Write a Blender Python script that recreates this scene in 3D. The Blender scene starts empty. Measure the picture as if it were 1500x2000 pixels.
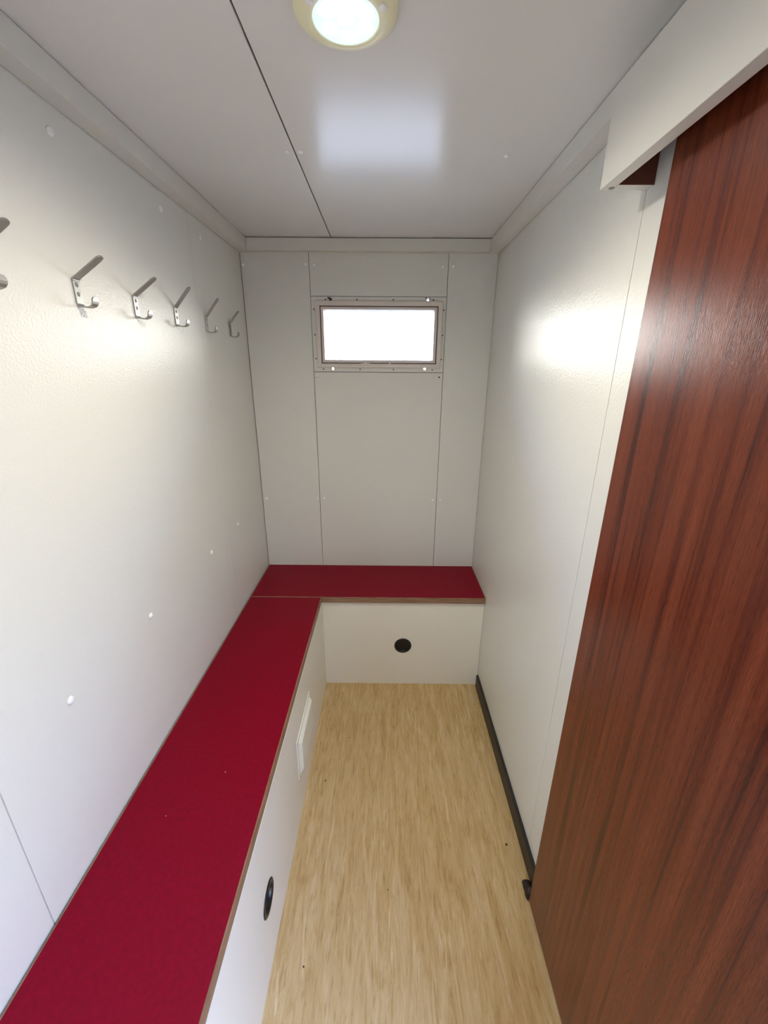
import bpy, bmesh, math, random
from mathutils import Vector, Matrix
random.seed(7)
C = bpy.context.scene.collection
sc = bpy.context.scene

# ------------------------------------------------------------------ camera
F_PX, PITCH, YAW, ROLL, CAM_Z = 805.116, math.radians(-19.285), math.radians(-0.1755), math.radians(0.41), 1.5285
cam_data = bpy.data.cameras.new('camera')
cam_data.sensor_fit = 'VERTICAL'
cam_data.sensor_height = 36.0
cam_data.lens = F_PX / 2000.0 * 36.0
cam_data.clip_start = 0.02
cam = bpy.data.objects.new('camera', cam_data)
C.objects.link(cam)
fw = Vector((math.sin(YAW)*math.cos(PITCH), math.cos(YAW)*math.cos(PITCH), math.sin(PITCH)))
rt = Vector((math.cos(YAW), -math.sin(YAW), 0)); up = rt.cross(fw)
r2 = rt*math.cos(ROLL) + up*math.sin(ROLL); u2 = -rt*math.sin(ROLL) + up*math.cos(ROLL)
M = Matrix((r2, u2, -fw)).transposed().to_4x4(); M.translation = (0, 0, CAM_Z)
cam.matrix_world = M
sc.camera = cam

# ------------------------------------------------------------------ world, light, exposure
world = bpy.data.worlds.new('overcast_sky'); sc.world = world; world.use_nodes = True
wn, wl = world.node_tree.nodes, world.node_tree.links
bg = wn['Background']
tc = wn.new('ShaderNodeTexCoord'); sx = wn.new('ShaderNodeSeparateXYZ'); rp = wn.new('ShaderNodeValToRGB')
wl.new(tc.outputs['Generated'], sx.inputs[0]); wl.new(sx.outputs['Z'], rp.inputs[0]); wl.new(rp.outputs[0], bg.inputs[0])
rp.color_ramp.elements[0].position = 0.0; rp.color_ramp.elements[0].color = (1.0, 0.97, 0.93, 1)
rp.color_ramp.elements[1].position = 0.8; rp.color_ramp.elements[1].color = (0.22, 0.46, 1.50, 1)
e = rp.color_ramp.elements.new(0.22); e.color = (0.93, 0.96, 1.0, 1)
e = rp.color_ramp.elements.new(0.45); e.color = (0.46, 0.74, 1.40, 1)
bg.inputs[1].default_value = 15.0

def portal(name, loc, rot, sx_, sy_):
    l = bpy.data.lights.new(name, 'AREA'); l.shape = 'RECTANGLE'; l.size = sx_; l.size_y = sy_
    l.cycles.is_portal = True
    o = bpy.data.objects.new(name, l); o.location = loc; o.rotation_euler = rot; C.objects.link(o)
portal('window_daylight', (-.035, 2.10, 1.665), (-math.pi/2, 0, 0), .60, .34)       # faces -y
portal('doorway_daylight', (.60, -.22, .93), (0, math.pi/2, 0), 1.95, .40)          # faces -x

sun = bpy.data.lights.new('sun', 'SUN'); sun.energy = 20; sun.color = (1, .94, .82); sun.angle = math.radians(.6)
so = bpy.data.objects.new('sun', sun); C.objects.link(so)          # high, behind the camera and to the left: never enters window or doorway
so.rotation_euler = Vector((-.9, -.5, .85)).to_track_quat('Z', 'Y').to_euler()
sc.view_settings.view_transform = 'Standard'; sc.view_settings.look = 'None'
sc.view_settings.gamma = 1; sc.view_settings.use_curve_mapping = False
sc.view_settings.exposure = 0.63

# ------------------------------------------------------------------ materials
def srgb(r, g, b):
    f = lambda c: (c/255/12.92) if c/255 <= .04045 else ((c/255+.055)/1.055)**2.4
    return (f(r), f(g), f(b), 1)
def mat(name, col, rough=.5, metal=0, spec=.5, bump=None, coat=0):
    """bump = (scale, distance)"""
    m = bpy.data.materials.new(name); m.use_nodes = True
    n, l = m.node_tree.nodes, m.node_tree.links; b = n['Principled BSDF']
    b.inputs['Base Color'].default_value = col; b.inputs['Roughness'].default_value = rough
    b.inputs['Metallic'].default_value = metal; b.inputs['Specular IOR Level'].default_value = spec
    b.inputs['Coat Weight'].default_value = coat
    if bump:
        t = n.new('ShaderNodeTexCoord'); no = n.new('ShaderNodeTexNoise'); bu = n.new('ShaderNodeBump')
        no.inputs['Scale'].default_value = bump[0]; no.inputs['Detail'].default_value = 2
        l.new(t.outputs['Object'], no.inputs[0]); l.new(no.outputs[0], bu.inputs['Height'])
        bu.inputs['Distance'].default_value = bump[1]; bu.inputs['Strength'].default_value = 1
        l.new(bu.outputs[0], b.inputs['Normal'])
    return m
def ramp_mix(m, coord_scale, stops, noise_scale=1, detail=6, rough=.6, distortion=0, bump=0, second=None):
    n, l = m.node_tree.nodes, m.node_tree.links; b = n['Principled BSDF']
    t = n.new('ShaderNodeTexCoord'); mp = n.new('ShaderNodeMapping'); no = n.new('ShaderNodeTexNoise'); r = n.new('ShaderNodeValToRGB')
    mp.inputs['Scale'].default_value = coord_scale
    l.new(t.outputs['Object'], mp.inputs[0]); l.new(mp.outputs[0], no.inputs[0]); l.new(no.outputs[0], r.inputs[0])
    no.inputs['Scale'].default_value = noise_scale; no.inputs['Detail'].default_value = detail
    no.inputs['Roughness'].default_value = rough; no.inputs['Distortion'].default_value = distortion
    els = r.color_ramp.elements
    els[0].position, els[0].color = stops[0]; els[1].position, els[1].color = stops[-1]
    for p, c in stops[1:-1]:
        q = els.new(p); q.color = c
    return t, r, no
M_WALL = mat('panel_laminate', srgb(228, 227, 218), .30, spec=.24, bump=(200, .0008))
M_CEIL = mat('ceiling_laminate', srgb(229, 227, 222), .20, spec=.20, bump=(330, .00006))
M_TRIM = mat('trim_laminate', srgb(223, 221, 211), .40, bump=(260, .0002))
M_BACK = mat('dark_joint', srgb(70, 62, 54), .9)
M_CAP = mat('white_plastic', srgb(252, 252, 248), .4)
M_BENCH = mat('cream_panel', srgb(240, 235, 220), .45, bump=(420, .00012))
M_BLACK = mat('black_plastic', srgb(16, 16, 18), .35)
M_DARKMETAL = mat('dark_metal', srgb(70, 66, 62), .45, metal=.7)
M_SCREW = mat('steel_screw', srgb(150, 146, 140), .35, metal=.8)
M_HOOK = mat('brushed_aluminium', srgb(170, 168, 164), .40, metal=.9)
M_FRAME = mat('window_plastic', srgb(224, 214, 204), .45)
M_GASKET = mat('gasket', srgb(96, 84, 78), .7)
M_VENT = mat('vent_plastic', srgb(240, 240, 226), .4)
M_RINGP = mat('lamp_housing', srgb(250, 245, 205), .35)
M_RUBBER = mat('dark_rubber', srgb(34, 20, 16), .5)
M_GROUND = mat('outside_ground', srgb(142, 132, 110), .9)
M_OUT = mat('outer_steel', srgb(190, 190, 186), .6)
M_TRACK = mat('door_track', srgb(60, 60, 60), .4, metal=.8)

# red laminate with slight mottling
M_RED = mat('red_laminate', srgb(150, 10, 48), .42, spec=.12, bump=(500, .00008))
t, r, _ = ramp_mix(M_RED, (1, 1, 1), [(.35, srgb(126, 0, 28)), (.65, srgb(136, 0, 34))], 90, 3)
M_RED.node_tree.links.new(r.outputs[0], M_RED.node_tree.nodes['Principled BSDF'].inputs['Base Color'])
# edge band of brown oak
M_EDGE = mat('oak_edge', srgb(140, 104, 78), .5)
t, r, _ = ramp_mix(M_EDGE, (3, 3, 60), [(.3, srgb(112, 78, 56)), (.5, srgb(146, 112, 84)), (.7, srgb(160, 128, 98))], 4, 5)
M_EDGE.node_tree.links.new(r.outputs[0], M_EDGE.node_tree.nodes['Principled BSDF'].inputs['Base Color'])
# dark stained batten
M_BATTEN = mat('dark_batten', srgb(48, 44, 40), .45)
t, r, _ = ramp_mix(M_BATTEN, (60, 6, 60), [(.35, srgb(18, 16, 15)), (.7, srgb(48, 45, 41))], 3, 5)
M_BATTEN.node_tree.links.new(r.outputs[0], M_BATTEN.node_tree.nodes['Principled BSDF'].inputs['Base Color'])

def mixer(m, fac, a, b, kind='MIX'):
    n = m.node_tree.nodes.new('ShaderNodeMix'); n.data_type = 'RGBA'; n.blend_type = kind
    L = m.node_tree.links
    if hasattr(fac, 'links'): L.new(fac, n.inputs[0])
    else: n.inputs[0].default_value = fac
    for s, i in ((a, 6), (b, 7)):
        if hasattr(s, 'links'): L.new(s, n.inputs[i])
        else: n.inputs[i].default_value = s
    return n.outputs[2]

# mahogany door
M_DOOR = mat('mahogany_veneer', srgb(120, 60, 40), .27, spec=.48)
_, r1, n1 = ramp_mix(M_DOOR, (1, 34, .62), [(.30, srgb(68, 22, 10)), (.40, srgb(100, 40, 20)), (.52, srgb(117, 52, 28)), (.75, srgb(131, 63, 38))], 1.5, 5, .55, .35)
_, r2_, n2 = ramp_mix(M_DOOR, (1, 190, 3.2), [(.30, (.62, .58, .55, 1)), (.62, (1, 1, 1, 1))], 2.2, 6, .7, .2)
_, r3, n3 = ramp_mix(M_DOOR, (1, 420, 26), [(.36, (.58, .54, .5, 1)), (.52, (1, 1, 1, 1)), (.7, (1.0, 1.0, 1.0, 1))], 2, 3, .6)
c = mixer(M_DOOR, .85, r1.outputs[0], r2_.outputs[0], 'MULTIPLY'); c = mixer(M_DOOR, .8, c, r3.outputs[0], 'MULTIPLY')
M_DOOR.node_tree.links.new(c, M_DOOR.node_tree.nodes['Principled BSDF'].inputs['Base Color'])
bu = M_DOOR.node_tree.nodes.new('ShaderNodeBump'); bu.inputs['Distance'].default_value = .00025
M_DOOR.node_tree.links.new(n3.outputs[0], bu.inputs['Height']); M_DOOR.node_tree.links.new(bu.outputs[0], M_DOOR.node_tree.nodes['Principled BSDF'].inputs['Normal'])
M_PLY = mat('brown_ply', srgb(92, 46, 30), .6)

# vinyl floor, streaks running along the room
M_FLOOR = mat('travertine_vinyl', srgb(186, 156, 112), .42, spec=.4)
_, f1, m1 = ramp_mix(M_FLOOR, (15, 2.0, 1), [(.28, srgb(180, 145, 90)), (.45, srgb(202, 171, 117)), (.58, srgb(211, 183, 134)), (.74, srgb(222, 198, 154))], 2.0, 8, .70, 1.2)
_, f2, m2 = ramp_mix(M_FLOOR, (90, 9, 1), [(.33, (.70, .62, .50, 1)), (.5, (1, 1, 1, 1)), (.7, (1, 1, 1, 1))], 1.6, 6, .7, .6)
_, f3, m3 = ramp_mix(M_FLOOR, (38, 3.4, 1), [(.58, (0, 0, 0, 1)), (.68, (.75, .75, .75, 1))], 1.3, 6, .68, 1.2)
c = mixer(M_FLOOR, .8, f1.outputs[0], f2.outputs[0], 'MULTIPLY')
c = mixer(M_FLOOR, f3.outputs[0], c, srgb(228, 205, 160))
M_FLOOR.node_tree.links.new(c, M_FLOOR.node_tree.nodes['Principled BSDF'].inputs['Base Color'])

# window pane: clear thin glass
M_GLASS = bpy.data.materials.new('window_glass'); M_GLASS.use_nodes = True
n, l = M_GLASS.node_tree.nodes, M_GLASS.node_tree.links; n.clear()
out = n.new('ShaderNodeOutputMaterial'); mx = n.new('ShaderNodeMixShader'); tr = n.new('ShaderNodeBsdfTransparent'); gl = n.new('ShaderNodeBsdfGlossy'); fr = n.new('ShaderNodeFresnel')
gl.inputs['Roughness'].default_value = .05; tr.inputs[0].default_value = (.96, .97, .96, 1)
l.new(fr.outputs[0], mx.inputs[0]); l.new(tr.outputs[0], mx.inputs[1]); l.new(gl.outputs[0], mx.inputs[2]); l.new(mx.outputs[0], out.inputs[0])

def emit(name, col, s):
    m = bpy.data.materials.new(name); m.use_nodes = True; b = m.node_tree.nodes['Principled BSDF']
    b.inputs['Base Color'].default_value = (.7, .8, .8, 1); b.inputs['Roughness'].default_value = .15
    b.inputs['Emission Color'].default_value = col; b.inputs['Emission Strength'].default_value = s
    return m
M_LED = emit('led_glow', (1, 1, 1, 1), 2.2)
M_LENS = emit('lens_glow', (.66, .90, .95, 1), .50)

# ------------------------------------------------------------------ helpers
def bx(bm, x0, x1, y0, y1, z0, z1):
    vs = [bm.verts.new((x, y, z)) for x in (x0, x1) for y in (y0, y1) for z in (z0, z1)]
    for f in ((0, 1, 3, 2), (4, 6, 7, 5), (0, 4, 5, 1), (2, 3, 7, 6), (0, 2, 6, 4), (1, 5, 7, 3)):
        bm.faces.new([vs[i] for i in f])
    return vs
def obj(name, bm, m, parent=None, bevel=0, smooth=False, seg=2):
    bmesh.ops.recalc_face_normals(bm, faces=bm.faces[:])
    me = bpy.data.meshes.new(name); bm.to_mesh(me); bm.free(); me.materials.append(m)
    if smooth:
        for p in me.polygons: p.use_smooth = True
    o = bpy.data.objects.new(name, me); C.objects.link(o)
    if parent: o.parent = parent
    if bevel:
        b = o.modifiers.new('bevel', 'BEVEL'); b.width = bevel; b.segments = seg; b.limit_method = 'ANGLE'; b.angle_limit = math.radians(40)
    return o
def box(name, m, x0, x1, y0, y1, z0, z1, parent=None, bevel=0):
    bm = bmesh.new(); bx(bm, x0, x1, y0, y1, z0, z1); return obj(name, bm, m, parent, bevel)
def empty(name, parent=None, loc=(0, 0, 0)):
    o = bpy.data.objects.new(name, None); C.objects.link(o); o.location = loc; o.empty_display_size = .05
    if parent: o.parent = parent
    return o
def tag(o, label, cat, group=None):
    o['label'] = label; o['category'] = cat
    if group: o['group'] = group
    return o
def struct(o): o['kind'] = 'structure'; return o
def local(child, parent):          # parent placed at its own location; child geometry is in world coordinates
    child.parent = parent; child.matrix_parent_inverse = Matrix.Translation(-Vector(parent.location)); return child
def lathe(bm, prof, axis, centre, seg=32, cap=True):
    """prof = [(radius, distance along axis)]"""
    a = Vector(axis).normalized(); u = a.orthogonal().normalized(); v = a.cross(u); c = Vector(centre); rings = []
    for r, h in prof:
        if r <= 1e-6: rings.append([bm.verts.new(c + a*h)])
        else: rings.append([bm.verts.new(c + a*h + (u*math.cos(2*math.pi*k/seg) + v*math.sin(2*math.pi*k/seg))*r) for k in range(seg)])
    for A, B in zip(rings, rings[1:]):
        for k in range(seg):
            k2 = (k+1) % seg
            if len(A) == 1 and len(B) == 1: continue
            if len(A) == 1: bm.faces.new([A[0], B[k], B[k2]])
            elif len(B) == 1: bm.faces.new([A[k], B[0], A[k2]])
            else: bm.faces.new([A[k], B[k], B[k2], A[k2]])
    if cap and len(rings[0]) > 1: bm.faces.new(rings[0][::-1])
    if cap and len(rings[-1]) > 1: bm.faces.new(rings[-1])

XL, XR, D, ZC = -.6345, .4765, 2.029, 2.0395
YF = -1.02                 # wall behind the camera
G = .0011                  # half a joint
P = .006                   # panel thickness

# ------------------------------------------------------------------ room shell
cap_mesh = {}
def cap(parent, pos, axis, r=.0072, m=M_CAP, h=.0036, name='screw_cap'):
    key = (axis, r, m.name)
    if key not in cap_mesh:
        bm = bmesh.new(); lathe(bm, [(r, 0), (r*.98, h*.35), (r*.75, h*.8), (r*.35, h), (0, h*1.05)], axis, (0, 0, 0), 16)
        bmesh.ops.recalc_face_normals(bm, faces=bm.faces[:])
        me = bpy.data.meshes.new(name); bm.to_mesh(me); bm.free(); me.materials.append(m)
        for p in me.polygons: p.use_smooth = True
        cap_mesh[key] = me
    o = bpy.data.objects.new(name, cap_mesh[key]); C.objects.link(o); o.location = pos; o.parent = parent
    return o

floor = struct(box('floor', M_FLOOR, XL-.05, XR+.05, YF-.05, D+.06, -.06, 0))
struct(tag(box('outside_ground', M_GROUND, -60, 60, -60, 60, -.42, -.40), 'pale ground outside the cabin', 'ground'))

# left wall
wl_ = struct(box('wall_left', M_BACK, XL-.05, XL-P, YF-.05, D+.056, 0, ZC+.05))
cuts = [YF, -.565, .4875, 1.5335, D+.005]
lp = [box('wall_panel', M_WALL, XL-P, XL, a+G*(i > 0), b-G, 0, ZC, wl_, .0006) for i, (a, b) in enumerate(zip(cuts, cuts[1:]))]
for y, z in ((.961, 1.942), (1.362, 1.943), (1.617, 1.938), (1.653, .890), (1.371, .887), (.960, .889), (.659, .889), (.56, 1.942)):
    cap(lp[3] if y > 1.53 else lp[2], (XL, y, z), (1, 0, 0), .0082, M_CAP, .0046)
# right wall with the doorway behind the camera
DY0, DY1, DZ = -.36, -.075, 1.87
bm = bmesh.new()
bx(bm, XR+P, XR+.05, DY1, D+.056, 0, ZC+.05); bx(bm, XR+P, XR+.05, YF-.05, DY0, 0, ZC+.05); bx(bm, XR+P, XR+.05, DY0, DY1, DZ, ZC+.05)
wr = struct(obj('wall_right', bm, M_BACK))
bm = bmesh.new(); bx(bm, XR, XR+P, DY1, .9145-G, 0, DZ); bx(bm, XR, XR+P, DY0, .9145-G, DZ, ZC); bx(bm, XR, XR+P, YF, DY0, 0, ZC)
obj('wall_panel', bm, M_WALL, wr)
box('wall_panel', M_WALL, XR, XR+P, .9145+G, D+.005, 0, ZC, wr, .0006)
# wall behind the camera
wf = struct(box('wall_front', M_WALL, XL-.05, XR+.05, YF-.05, YF, 0, ZC+.05))
# back wall with window opening
OX0, OX1, OZ0, OZ1 = -.322, .254, 1.512, 1.820
bm = bmesh.new()
bx(bm, XL-.05, OX0, D+P, D+.056, 0, ZC+.05); bx(bm, OX1, XR+.05, D+P, D+.056, 0, ZC+.05)
bx(bm, OX0, OX1, D+P, D+.056, 0, OZ0); bx(bm, OX0, OX1, D+P, D+.056, OZ1, ZC+.05)
wb = struct(obj('wall_back', bm, M_BACK))
JA, JB, WZ0, WZ1 = -.3375, .2640, 1.5085, 1.8245
pa = box('wall_panel', M_WALL, XL+.0025, JA-G, D, D+P, 0, ZC, wb, .0006)
pb = box('wall_panel', M_WALL, JA+G, JB-G, D, D+P, 0, WZ0-G, wb, .0006)
pc = box('wall_panel', M_WALL, JA+G, JB-G, D, D+P, WZ1+G, ZC, wb, .0006)
pd = box('wall_panel', M_WALL, JB+G, XR-.001, D, D+P, 0, ZC, wb, .0006)
for x, z, q in ((-.622, 1.944, pa), (-.352, 1.946, pa), (-.314, 1.946, pc), (.240, 1.941, pc), (.286, 1.942, pd), (-.320, 1.489, pb),
                (-.612, .887, pa), (-.349, .888, pa), (-.317, .889, pb), (.246, .886, pb), (.283, .886, pd)):
    cap(q, (x, D, z), (0, -1, 0), .0078, M_CAP, .0046)
cap(pb, (.247, D, 1.488), (0, -1, 0), .0038, M_DARKMETAL, .001, 'bare_screw')
# ceiling
ce = struct(box('ceiling', M_BACK, XL-.05, XR+.05, YF-.05, D+.056, ZC+P, ZC+.06))
XJ = -.2354
c1 = box('ceiling_panel', M_CEIL, XL, XJ-.0018, YF, D, ZC, ZC+P, ce, .0006)
c2 = box('ceiling_panel', M_CEIL, XJ+.0018, XR, YF, D, ZC, ZC+P, ce, .0006)
for x, y, q in ((-.253, 1.275, c1), (-.220, 1.275, c2), (.301, 1.290, c2)):
    cap(q, (x, y, ZC), (0, 0, -1), .0072, M_CAP)

# cornice trims
TW, TH = .0438, .0494
struct(box('trim_1', M_TRIM, XL+.0016, XL+TW, YF, D, ZC-TH, ZC-.0012, None, .0012))
struct(box('trim_2', M_TRIM, XR-TW, XR-.0016, YF, D, ZC-TH, ZC-.0016, None, .0012))
struct(box('trim_3', M_TRIM, XL+TW+.0008, XR-TW-.0008, D-.0377, D, ZC-TH+.001, ZC-.0028, None, .0012))

# baseboard on the right: dark batten with a rounded far end
bm = bmesh.new(); bx(bm, XR-.0115, XR-.0002, -.07, 1.6925, .0, .072)
bb = struct(obj('baseboard_right', bm, M_BATTEN, None, .004, seg=3))

# ------------------------------------------------------------------ window
win = struct(empty('window_1', None, (-.037, D, WZ0)))
HOLES = [(-.248, 1.5225), (.178, 1.5250), (.181, 1.8135)]
def ring(bm, ox0, ox1, oz0, oz1, ix0, ix1, iz0, iz1, y0, y1):
    vs = []
    for y in (y0, y1):
        vs.append([bm.verts.new((x, y, z)) for x, z in ((ox0, oz0), (ox1, oz0), (ox1, oz1), (ox0, oz1))])
        vs.append([bm.verts.new((x, y, z)) for x, z in ((ix0, iz0), (ix1, iz0), (ix1, iz1), (ix0, iz1))])
    oa, ia, ob, ib = vs
    for k in range(4):
        j = (k+1) % 4
        for q in ((oa[k], oa[j], ia[j], ia[k]), (ob[k], ib[k], ib[j], ob[j]), (oa[k], ob[k], ob[j], oa[j]), (ia[k], ia[j], ib[j], ib[k])):
            bm.faces.new(q)
bm = bmesh.new(); ring(bm, JA+G, JB-G, WZ0+G, WZ1-G, -.300, .230, 1.546, 1.786, D-.0008, D+.0055)
fl = obj('flange', bm, M_WALL)
bm = bmesh.new()
for x, z in HOLES: lathe(bm, [(.0052, -.05), (.0052, .05)], (0, 1, 0), (x, D, z), 20)
cut = obj('cutter', bm, M_WALL)
bo = fl.modifiers.new('holes', 'BOOLEAN'); bo.operation = 'DIFFERENCE'; bo.object = cut; bo.solver = 'EXACT'
dg = bpy.context.evaluated_depsgraph_get()
me = bpy.data.meshes.new_from_object(fl.evaluated_get(dg)); fl.modifiers.clear(); fl.data = me
bpy.data.objects.remove(cut, do_unlink=True)
local(fl, win)
bm = bmesh.new(); ring(bm, -.3165, .2475, 1.5285, 1.8055, -.2985, .2290, 1.5455, 1.7865, D-.014, D+.040)
local(obj('window_frame', bm, M_FRAME, None, .0022, seg=3), win)
bm = bmesh.new(); ring(bm, -.2985, .2290, 1.5455, 1.7865, -.2945, .2250, 1.5495, 1.7825, D-.006, D+.038)
local(obj('gasket', bm, M_GASKET), win)
bm = bmesh.new(); ring(bm, -.2945, .2250, 1.5495, 1.7825, -.2830, .2125, 1.5610, 1.7715, D-.006, D+.030)
for q in bm.verts:
    if q.co.y > D and abs(q.co.x+.035) < .256 and 1.555 < q.co.z < 1.778: q.co.x += math.copysign(.004, -.035-q.co.x); q.co.z += math.copysign(.004, 1.665-q.co.z)
sash = local(obj('sash', bm, M_FRAME, None, .0015), win)
pane = box('pane', M_GLASS, -.283, .213, D+.0305, D+.0345, 1.560, 1.771, None); local(pane, win)
# latch on the lower sash rail and small frame screws
bm = bmesh.new(); bx(bm, -.118, -.074, D-.018, D-.010, 1.5395, 1.5475); bx(bm, -.104, -.088, D-.022, D-.010, 1.5400, 1.5535)
local(obj('latch', bm, M_FRAME, None, .0015), win)
bm = bmesh.new(); lathe(bm, [(.0085, 0), (.0085, .004), (.006, .006), (0, .006)], (0, -1, 0), (.015, D-.004, 1.5535), 16)
local(obj('knob', bm, M_FRAME, None, 0, True), win)
for x, z in ((-.272, 1.8125), (-.133, 1.8125), (.028, 1.8125), (.205, 1.8125), (-.325, 1.772), (-.325, 1.668), (-.325, 1.566), (-.292, 1.5205), (-.122, 1.5205), (.033, 1.5205), (.213, 1.5205),
             (.253, 1.772), (.253, 1.668), (.253, 1.566)):
    local(cap(None, (x, D-.0008, z), (0, -1, 0), .0030, M_DARKMETAL, .0009, 'frame_screw'), win)
for x, z in ((-.249, 1.8125), (.181, 1.8135)):
    bm = bmesh.new()
    if x < 0: lathe(bm, [(.0062, 0), (.0062, .006), (.004, .008), (0, .008)], (0, -1, 0), (x, D-.0008, z), 14); bx(bm, x-.013, x-.003, D-.006, D-.001, z+.002, z+.0075)
    else:
        bx(bm, x+.0058, x+.0085, D-.005, D-.001, z-.002, z+.006); bx(bm, x-.0115, x-.006, D-.005, D-.001, z+.004, z+.0085)
    local(obj('clip', bm, M_DARKMETAL), win)

# ------------------------------------------------------------------ benches
ZB, BT = .510, .030
BX, BY, BXF, BYF = -.2968, 1.6934, -.2955, 1.7070
def seat(parent, x0, x1, y0, y1):
    s = box('seat', M_RED, x0+.0030, x1-.0030, y0+.0030, y1-.0030, ZB-BT, ZB, parent, .0006)
    bm = bmesh.new()
    o_, i_ = (x0, x1, y0, y1), (x0+.0030, x1-.0030, y0+.0030, y1-.0030)
    bx(bm, x0, x1, y0, i_[2], ZB-BT, ZB-.0004); bx(bm, x0, x1, i_[3], y1, ZB-BT, ZB-.0004)
    bx(bm, x0, i_[0], i_[2], i_[3], ZB-BT, ZB-.0004); bx(bm, i_[1], x1, i_[2], i_[3], ZB-BT, ZB-.0004)
    obj('edge_band', bm, M_EDGE, parent, .0004)
def finger_ring(parent, c, ax):
    bm = bmesh.new(); lathe(bm, [(.024, -.016), (.026, -.016), (.031, -.001), (.033, .003), (.0395, .0035), (.042, .0015), (.042, -.001), (.031, -.003), (.024, -.020)], ax, c, 48, False)
    r = obj('ring', bm, M_BLACK, parent, 0, True)
    bm = bmesh.new(); lathe(bm, [(0, -.018), (.0335, -.018), (.0335, -.012), (.029, -.006), (0, -.0055)], ax, c, 32)
    obj('cup', bm, M_BLACK, r)
    return r
def panel_hole(name, ax, lo, hi, c, rad, plane0, plane1, m, parent):
    """front board with a round cut-out; ax = normal axis index"""
    bm = bmesh.new(); n = 48
    i, j = [k for k in (0, 1, 2) if k != ax]
    def mk(p, a, b):
        v = [0, 0, 0]; v[ax] = p; v[i] = a; v[j] = b; return bm.verts.new(v)
    rings = []
    for p in (plane0, plane1):
        inner, outer = [], []
        for k in range(n):
            t_ = 2*math.pi*(k+.5)/n; ca, sa = math.cos(t_), math.sin(t_)
            inner.append(mk(p, c[0]+rad*ca, c[1]+rad*sa))
            tx = ((hi[0]-c[0])/ca if ca > 0 else (lo[0]-c[0])/ca) if abs(ca) > 1e-9 else 1e9
            ty = ((hi[1]-c[1])/sa if sa > 0 else (lo[1]-c[1])/sa) if abs(sa) > 1e-9 else 1e9
            q = min(tx, ty); outer.append((mk(p, c[0]+q*ca, c[1]+q*sa), 'x' if tx < ty else 'y', ca > 0, sa > 0))
        corners = {(a, b): mk(p, hi[0] if a else lo[0], hi[1] if b else lo[1]) for a in (0, 1) for b in (0, 1)}
        for k in range(n):
            k2 = (k+1) % n; A, B = outer[k], outer[k2]
            if A[1] != B[1]:
                bm.faces.new([inner[k], A[0], corners[(int(A[2] if A[1] == 'x' else B[2]), int(A[3] if A[1] == 'y' else B[3]))], B[0], inner[k2]])
            else: bm.faces.new([inner[k], A[0], B[0], inner[k2]])
        rings.append((inner, corners, outer))
    I0, I1 = rings[0][0], rings[1][0]
    for k in range(n): bm.faces.new([I0[k], I0[(k+1) % n], I1[(k+1) % n], I1[k]])
    o0, o1 = [], []
    for R_, acc in ((rings[0], o0), (rings[1], o1)):
        for k in range(n):
            A, B = R_[2][k], R_[2][(k+1) % n]; acc.append(A[0])
            if A[1] != B[1]: acc.append(R_[1][(int(A[2] if A[1] == 'x' else B[2]), int(A[3] if A[1] == 'y' else B[3]))])
    for k in range(len(o0)): bm.faces.new([o0[k], o0[(k+1) % len(o0)], o1[(k+1) % len(o0)], o1[k]])
    return obj(name, bm, m, parent)

b1 = tag(empty('bench', None, (0, 0, 0)), 'short red-topped bench under the window against the far wall', 'bench')
seat(b1, XL+.0045, XR-.0015, BY+.0008, D-.001)
panel_hole('front_panel', 1, (BXF+.0005, .0), (XR-.0012, ZB-BT-.0012), (.0925, .232), .034, BYF, BYF+.016, M_BENCH, b1)
finger_ring(b1, (.0925, BYF, .232), (0, -1, 0))
b2 = tag(empty('bench', None, (0, 0, 0)), 'long red-topped bench running along the left wall below the hooks', 'bench')
seat(b2, XL+.0045, BX, -.98, BY-.0008)
panel_hole('front_panel', 0, (-.98, .0), (BYF-.0004+.016, ZB-BT-.0012), (.678, .2265), .034, BXF-.016, BXF, M_BENCH, b2)
finger_ring(b2, (BXF, .678, .2265), (1, 0, 0))
# vent plate on the long bench
VX = BXF
bm = bmesh.new(); bx(bm, VX, VX+.0035, 1.057, 1.300, .158, .323); vp = obj('vent_plate', bm, M_VENT, b2, .001)
bm = bmesh.new()
a = [(VX+.0035, y, z) for y, z in ((1.069, .170), (1.288, .170), (1.288, .311), (1.069, .311))]
b = [(VX+.0150, y, z) for y, z in ((1.081, .182), (1.276, .182), (1.276, .299), (1.081, .299))]
va = [bm.verts.new(v) for v in a]; vb = [bm.verts.new(v) for v in b]
bm.faces.new(va); bm.faces.new(vb)
for k in range(4): bm.faces.new([va[k], va[(k+1) % 4], vb[(k+1) % 4], vb[k]])
obj('vent_cover', bm, M_VENT, vp, .0015)
for y in (1.0625, 1.2945):
    for z in (.1635, .3175): cap(vp, (VX+.0035, y, z), (1, 0, 0), .0034, M_SCREW, .0012, 'screw')

# ------------------------------------------------------------------ sliding door, pelmet
door = struct(box('door_1', M_DOOR, .4435, .4635, -.07, .7905, .0125, 1.905, None, .001))
pel = tag(empty('pelmet', None, (0, 0, 0)), 'cream box pelmet over the sliding door below the ceiling on the right', 'pelmet')
PX, PZ, PZN, PT, PE = .391, 1.840, 1.859, 1.9875, .9155     # PZN: the lower edge rises slightly towards the near end
bm = bmesh.new(); v = bx(bm, PX, PX+.022, -1.0, PE, PZ, PT)
for q in v:
    if q.co.z < 1.9 and q.co.y < 0: q.co.z = PZN
obj('front_board', bm, M_TRIM, pel, .0012)
bm = bmesh.new(); bx(bm, PX+.0225, XR-.0005, PE-.0225, PE, PZ, PT); obj('end_board', bm, M_TRIM, pel, .0008)
box('end_lining', M_PLY, PX+.023, XR-.0005, PE-.0245, PE-.0227, PZ+.0006, PT, pel)
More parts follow.
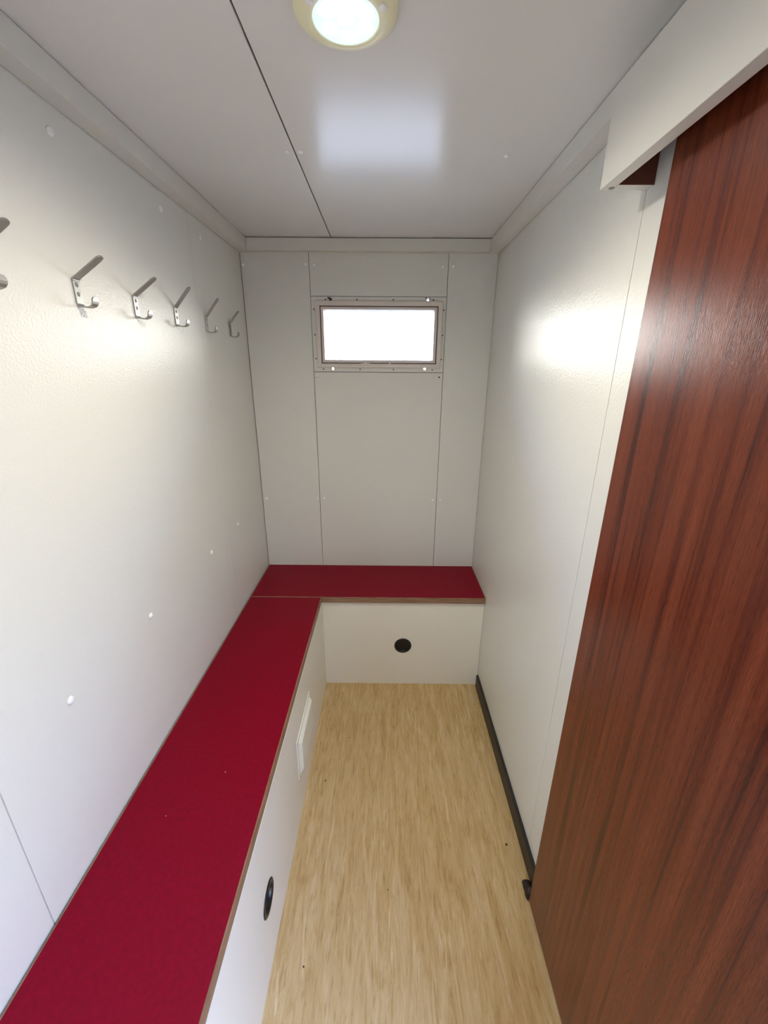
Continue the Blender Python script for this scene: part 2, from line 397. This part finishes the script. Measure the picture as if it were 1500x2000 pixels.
box('top_board', M_TRIM, PX+.0225, XR-.0005, -1.0, PE-.025, PT-.016, PT, pel)
bm = bmesh.new(); bx(bm, .442, .4655, -.98, PE-.027, PT-.040, PT-.017); bx(bm, .430, .4655, -.98, PE-.027, PT-.022, PT-.017); bx(bm, .4145, .4395, -.98, PE-.026, PT-.110, PT-.017)
obj('track', bm, M_TRACK, pel)
bm = bmesh.new(); lathe(bm, [(.0048, -.001), (.0048, .0010), (.0036, .0016), (0, .0012)], (0, 0, -1), (PX+.0165, PE-.0095, PZ), 16)
obj('screw', bm, M_SCREW, pel, 0, True)
# floor guide of the door
gd = empty('door_guide', None, (.452, .822, 0)); tag(gd, 'small dark rounded floor guide beside the bottom corner of the sliding door', 'door guide')
bm = bmesh.new()
lathe(bm, [(.0125, 0), (.0140, .006), (.0135, .026), (.0105, .034), (.0045, .038), (0, .0385)], (0, 0, 1), (.4515, .809, 0), 20)
local(obj('guide_block', bm, M_RUBBER, None, 0, True), gd)
bm = bmesh.new(); bx(bm, .4385, .4640, .794, .846, 0, .016)
local(obj('guide_plate', bm, M_RUBBER, None, .0075, seg=4), gd)

# ------------------------------------------------------------------ ceiling light
LX, LY = -.065, .826
lamp = tag(empty('ceiling_light', None, (LX, LY, ZC)), 'round lit LED ceiling lamp with pale yellow housing', 'ceiling light')
bm = bmesh.new()
lathe(bm, [(.078, 0), (.0785, .006), (.0775, .011), (.070, .0165), (.060, .0200), (.0515, .0215), (.0500, .0200), (.0495, .0140), (.0, .0140)], (0, 0, -1), (LX, LY, ZC), 64)
hs = local(obj('housing', bm, M_RINGP, None, 0, True), lamp)
bm = bmesh.new(); lathe(bm, [(.0492, .0135), (.0492, .0200), (.0480, .0212), (.0455, .0212), (.0450, .0195), (0, .0195)], (0, 0, -1), (LX, LY, ZC), 48)
local(obj('lens', bm, M_LENS, None, 0, True), lamp)
for k in range(7):
    a_ = math.radians(60*k + 28); rr = 0 if k == 6 else .0285
    bm = bmesh.new(); lathe(bm, [(.0105, .0195), (.0100, .0208), (.006, .0217), (0, .0220)], (0, 0, -1), (LX+rr*math.cos(a_), LY+rr*math.sin(a_), ZC), 20)
    local(obj('diode', bm, M_LED, None, 0, True), lamp)
for a_ in (-23, 215):
    a_ = math.radians(a_)
    local(cap(None, (LX+.060*math.cos(a_), LY+.060*math.sin(a_), ZC-.0190), (0, 0, -1), .0064, M_CAP, .0038, 'screw_cap'), lamp)

ld = bpy.data.lights.new('lamp_beam', 'SPOT'); ld.energy = 25; ld.color = (1, .945, .83); ld.spot_size = math.radians(170); ld.spot_blend = 1; ld.shadow_soft_size = .03
lo_ = bpy.data.objects.new('lamp_beam', ld); C.objects.link(lo_); lo_.parent = lamp; lo_.location = (0, 0, -.026)

# ------------------------------------------------------------------ coat hooks
def strip(path, th):
    """path = [(out, z, half width)], flat bar swept in the x-z plane with rounded outline"""
    bm = bmesh.new(); sec = []
    for k, (o_, z_, w_) in enumerate(path):
        p0 = path[max(0, k-1)]; p1 = path[min(len(path)-1, k+1)]
        t_ = Vector((p1[0]-p0[0], 0, p1[1]-p0[1])).normalized(); nrm = Vector((t_.z, 0, -t_.x))
        c_ = Vector((o_, 0, z_))
        sec.append([bm.verts.new(c_ + nrm*s1*th/2 + Vector((0, s2*w_, 0))) for s1, s2 in ((-1, -1), (1, -1), (1, 1), (-1, 1))])
    for A, B in zip(sec, sec[1:]):
        for k in range(4): bm.faces.new([A[k], A[(k+1) % 4], B[(k+1) % 4], B[k]])
    bm.faces.new(sec[0][::-1]); bm.faces.new(sec[-1])
    return bm
W = .0098
hooks = [(.722, (.066, .040), 'cut off by the left edge'), (.941, (.065, .040), 'second from the near end'),
         (1.150, (.062, .041), 'third from the near end'), (1.361, (.054, .055), 'fourth from the near end'),
         (1.583, (.052, .056), 'second from the window wall'), (1.813, (.043, .044), 'nearest to the window wall')]
for y, (to, tz), which in hooks:
    h = tag(empty('coat_hook', None, (XL, y, 1.672)), 'brushed metal double coat hook on left wall, ' + which, 'coat hook', 'coat hooks in a row on the left wall')
    zt = .0225
    Lh = math.hypot(to-.0035, tz); ux, uz = (to-.0035)/Lh, tz/Lh
    # upper arm, its tip rounded
    path = [(.0022, zt-.004, W), (.0030, zt-.001, W), (.0052, zt+.0015, W)]
    for s, w_ in ((.15, W), (.5, W), (.86, W), (.92, W*.93), (.96, W*.75), (.985, W*.5), (1.0, W*.2)):
        path.append((.0035+ux*Lh*s, zt+uz*Lh*s, w_))
    obj('arm', strip(path, .0030), M_HOOK, h, .0004)
    path = [(.0018, zt-.0045, W), (.0018, 0, W), (.0018, -.0235, W)]
    obj('plate', strip(path, .0030), M_HOOK, h, .0004)
    lo = [(.0018, -.0235, W), (.0024, -.0262, W*.98), (.0050, -.0282, W*.9), (.0110, -.0292, W*.72), (.0190, -.0298, W*.62), (.0250, -.0292, W*.7), (.0300, -.0268, W*.88), (.0330, -.0228, W*1.0), (.0342, -.0185, W*1.02), (.0345, -.0145, W*.9), (.0346, -.0118, W*.6), (.0346, -.0105, W*.25)]
    obj('lower_hook', strip(lo, .0030), M_HOOK, h, .0004)
    for z in (.0115, -.0055):
        bm = bmesh.new(); lathe(bm, [(.0042, 0), (.0042, .0006), (.0030, .0013), (.0012, .0013), (.0010, .0004), (0, .0004)], (1, 0, 0), (.0033, 0, z), 16)
        obj('screw', bm, M_SCREW, h, 0, True)

# ------------------------------------------------------------------ small dirt on floor and bench
def crumb(name, m, x, y, z, s, label, grp):
    bm = bmesh.new(); bmesh.ops.create_icosphere(bm, subdivisions=1, radius=1)
    for q in bm.verts:
        k = .6 + .7*random.random(); q.co = Vector((q.co.x*s*k, q.co.y*s*k*1.3, (q.co.z*.35+.35)*s*k))
    mn = min(q.co.z for q in bm.verts)
    for q in bm.verts: q.co.z -= mn
    o = obj(name, bm, m); o.location = (x, y, z); tag(o, label, 'debris', grp)
for x, y, s, lab in ((-.225, 1.175, .0042, 'dark crumb on the floor near the vent of the long bench'), (.421, .952, .0036, 'dark crumb on the floor near the right-hand baseboard'),
                  (-.210, .644, .0028, 'tiny dark crumb on the floor near the near finger hole'), (-.149, 1.375, .0026, 'tiny dark crumb on the floor far end left'),
                  (.018, .82, .0020, 'tiny brown crumb in the middle of the floor')):
    crumb('floor_crumb', M_RUBBER, x, y, 0, s, lab, 'dark crumbs on the floor')
for x, y, s, lab in ((-.420, .805, .0012, 'white fleck of lint on the red seat, farther one'), (-.520, .690, .0010, 'white fleck of lint on the red seat, nearer one')):
    crumb('lint_fleck', M_CAP, x, y, ZB, s, lab, 'white flecks on the red seat')
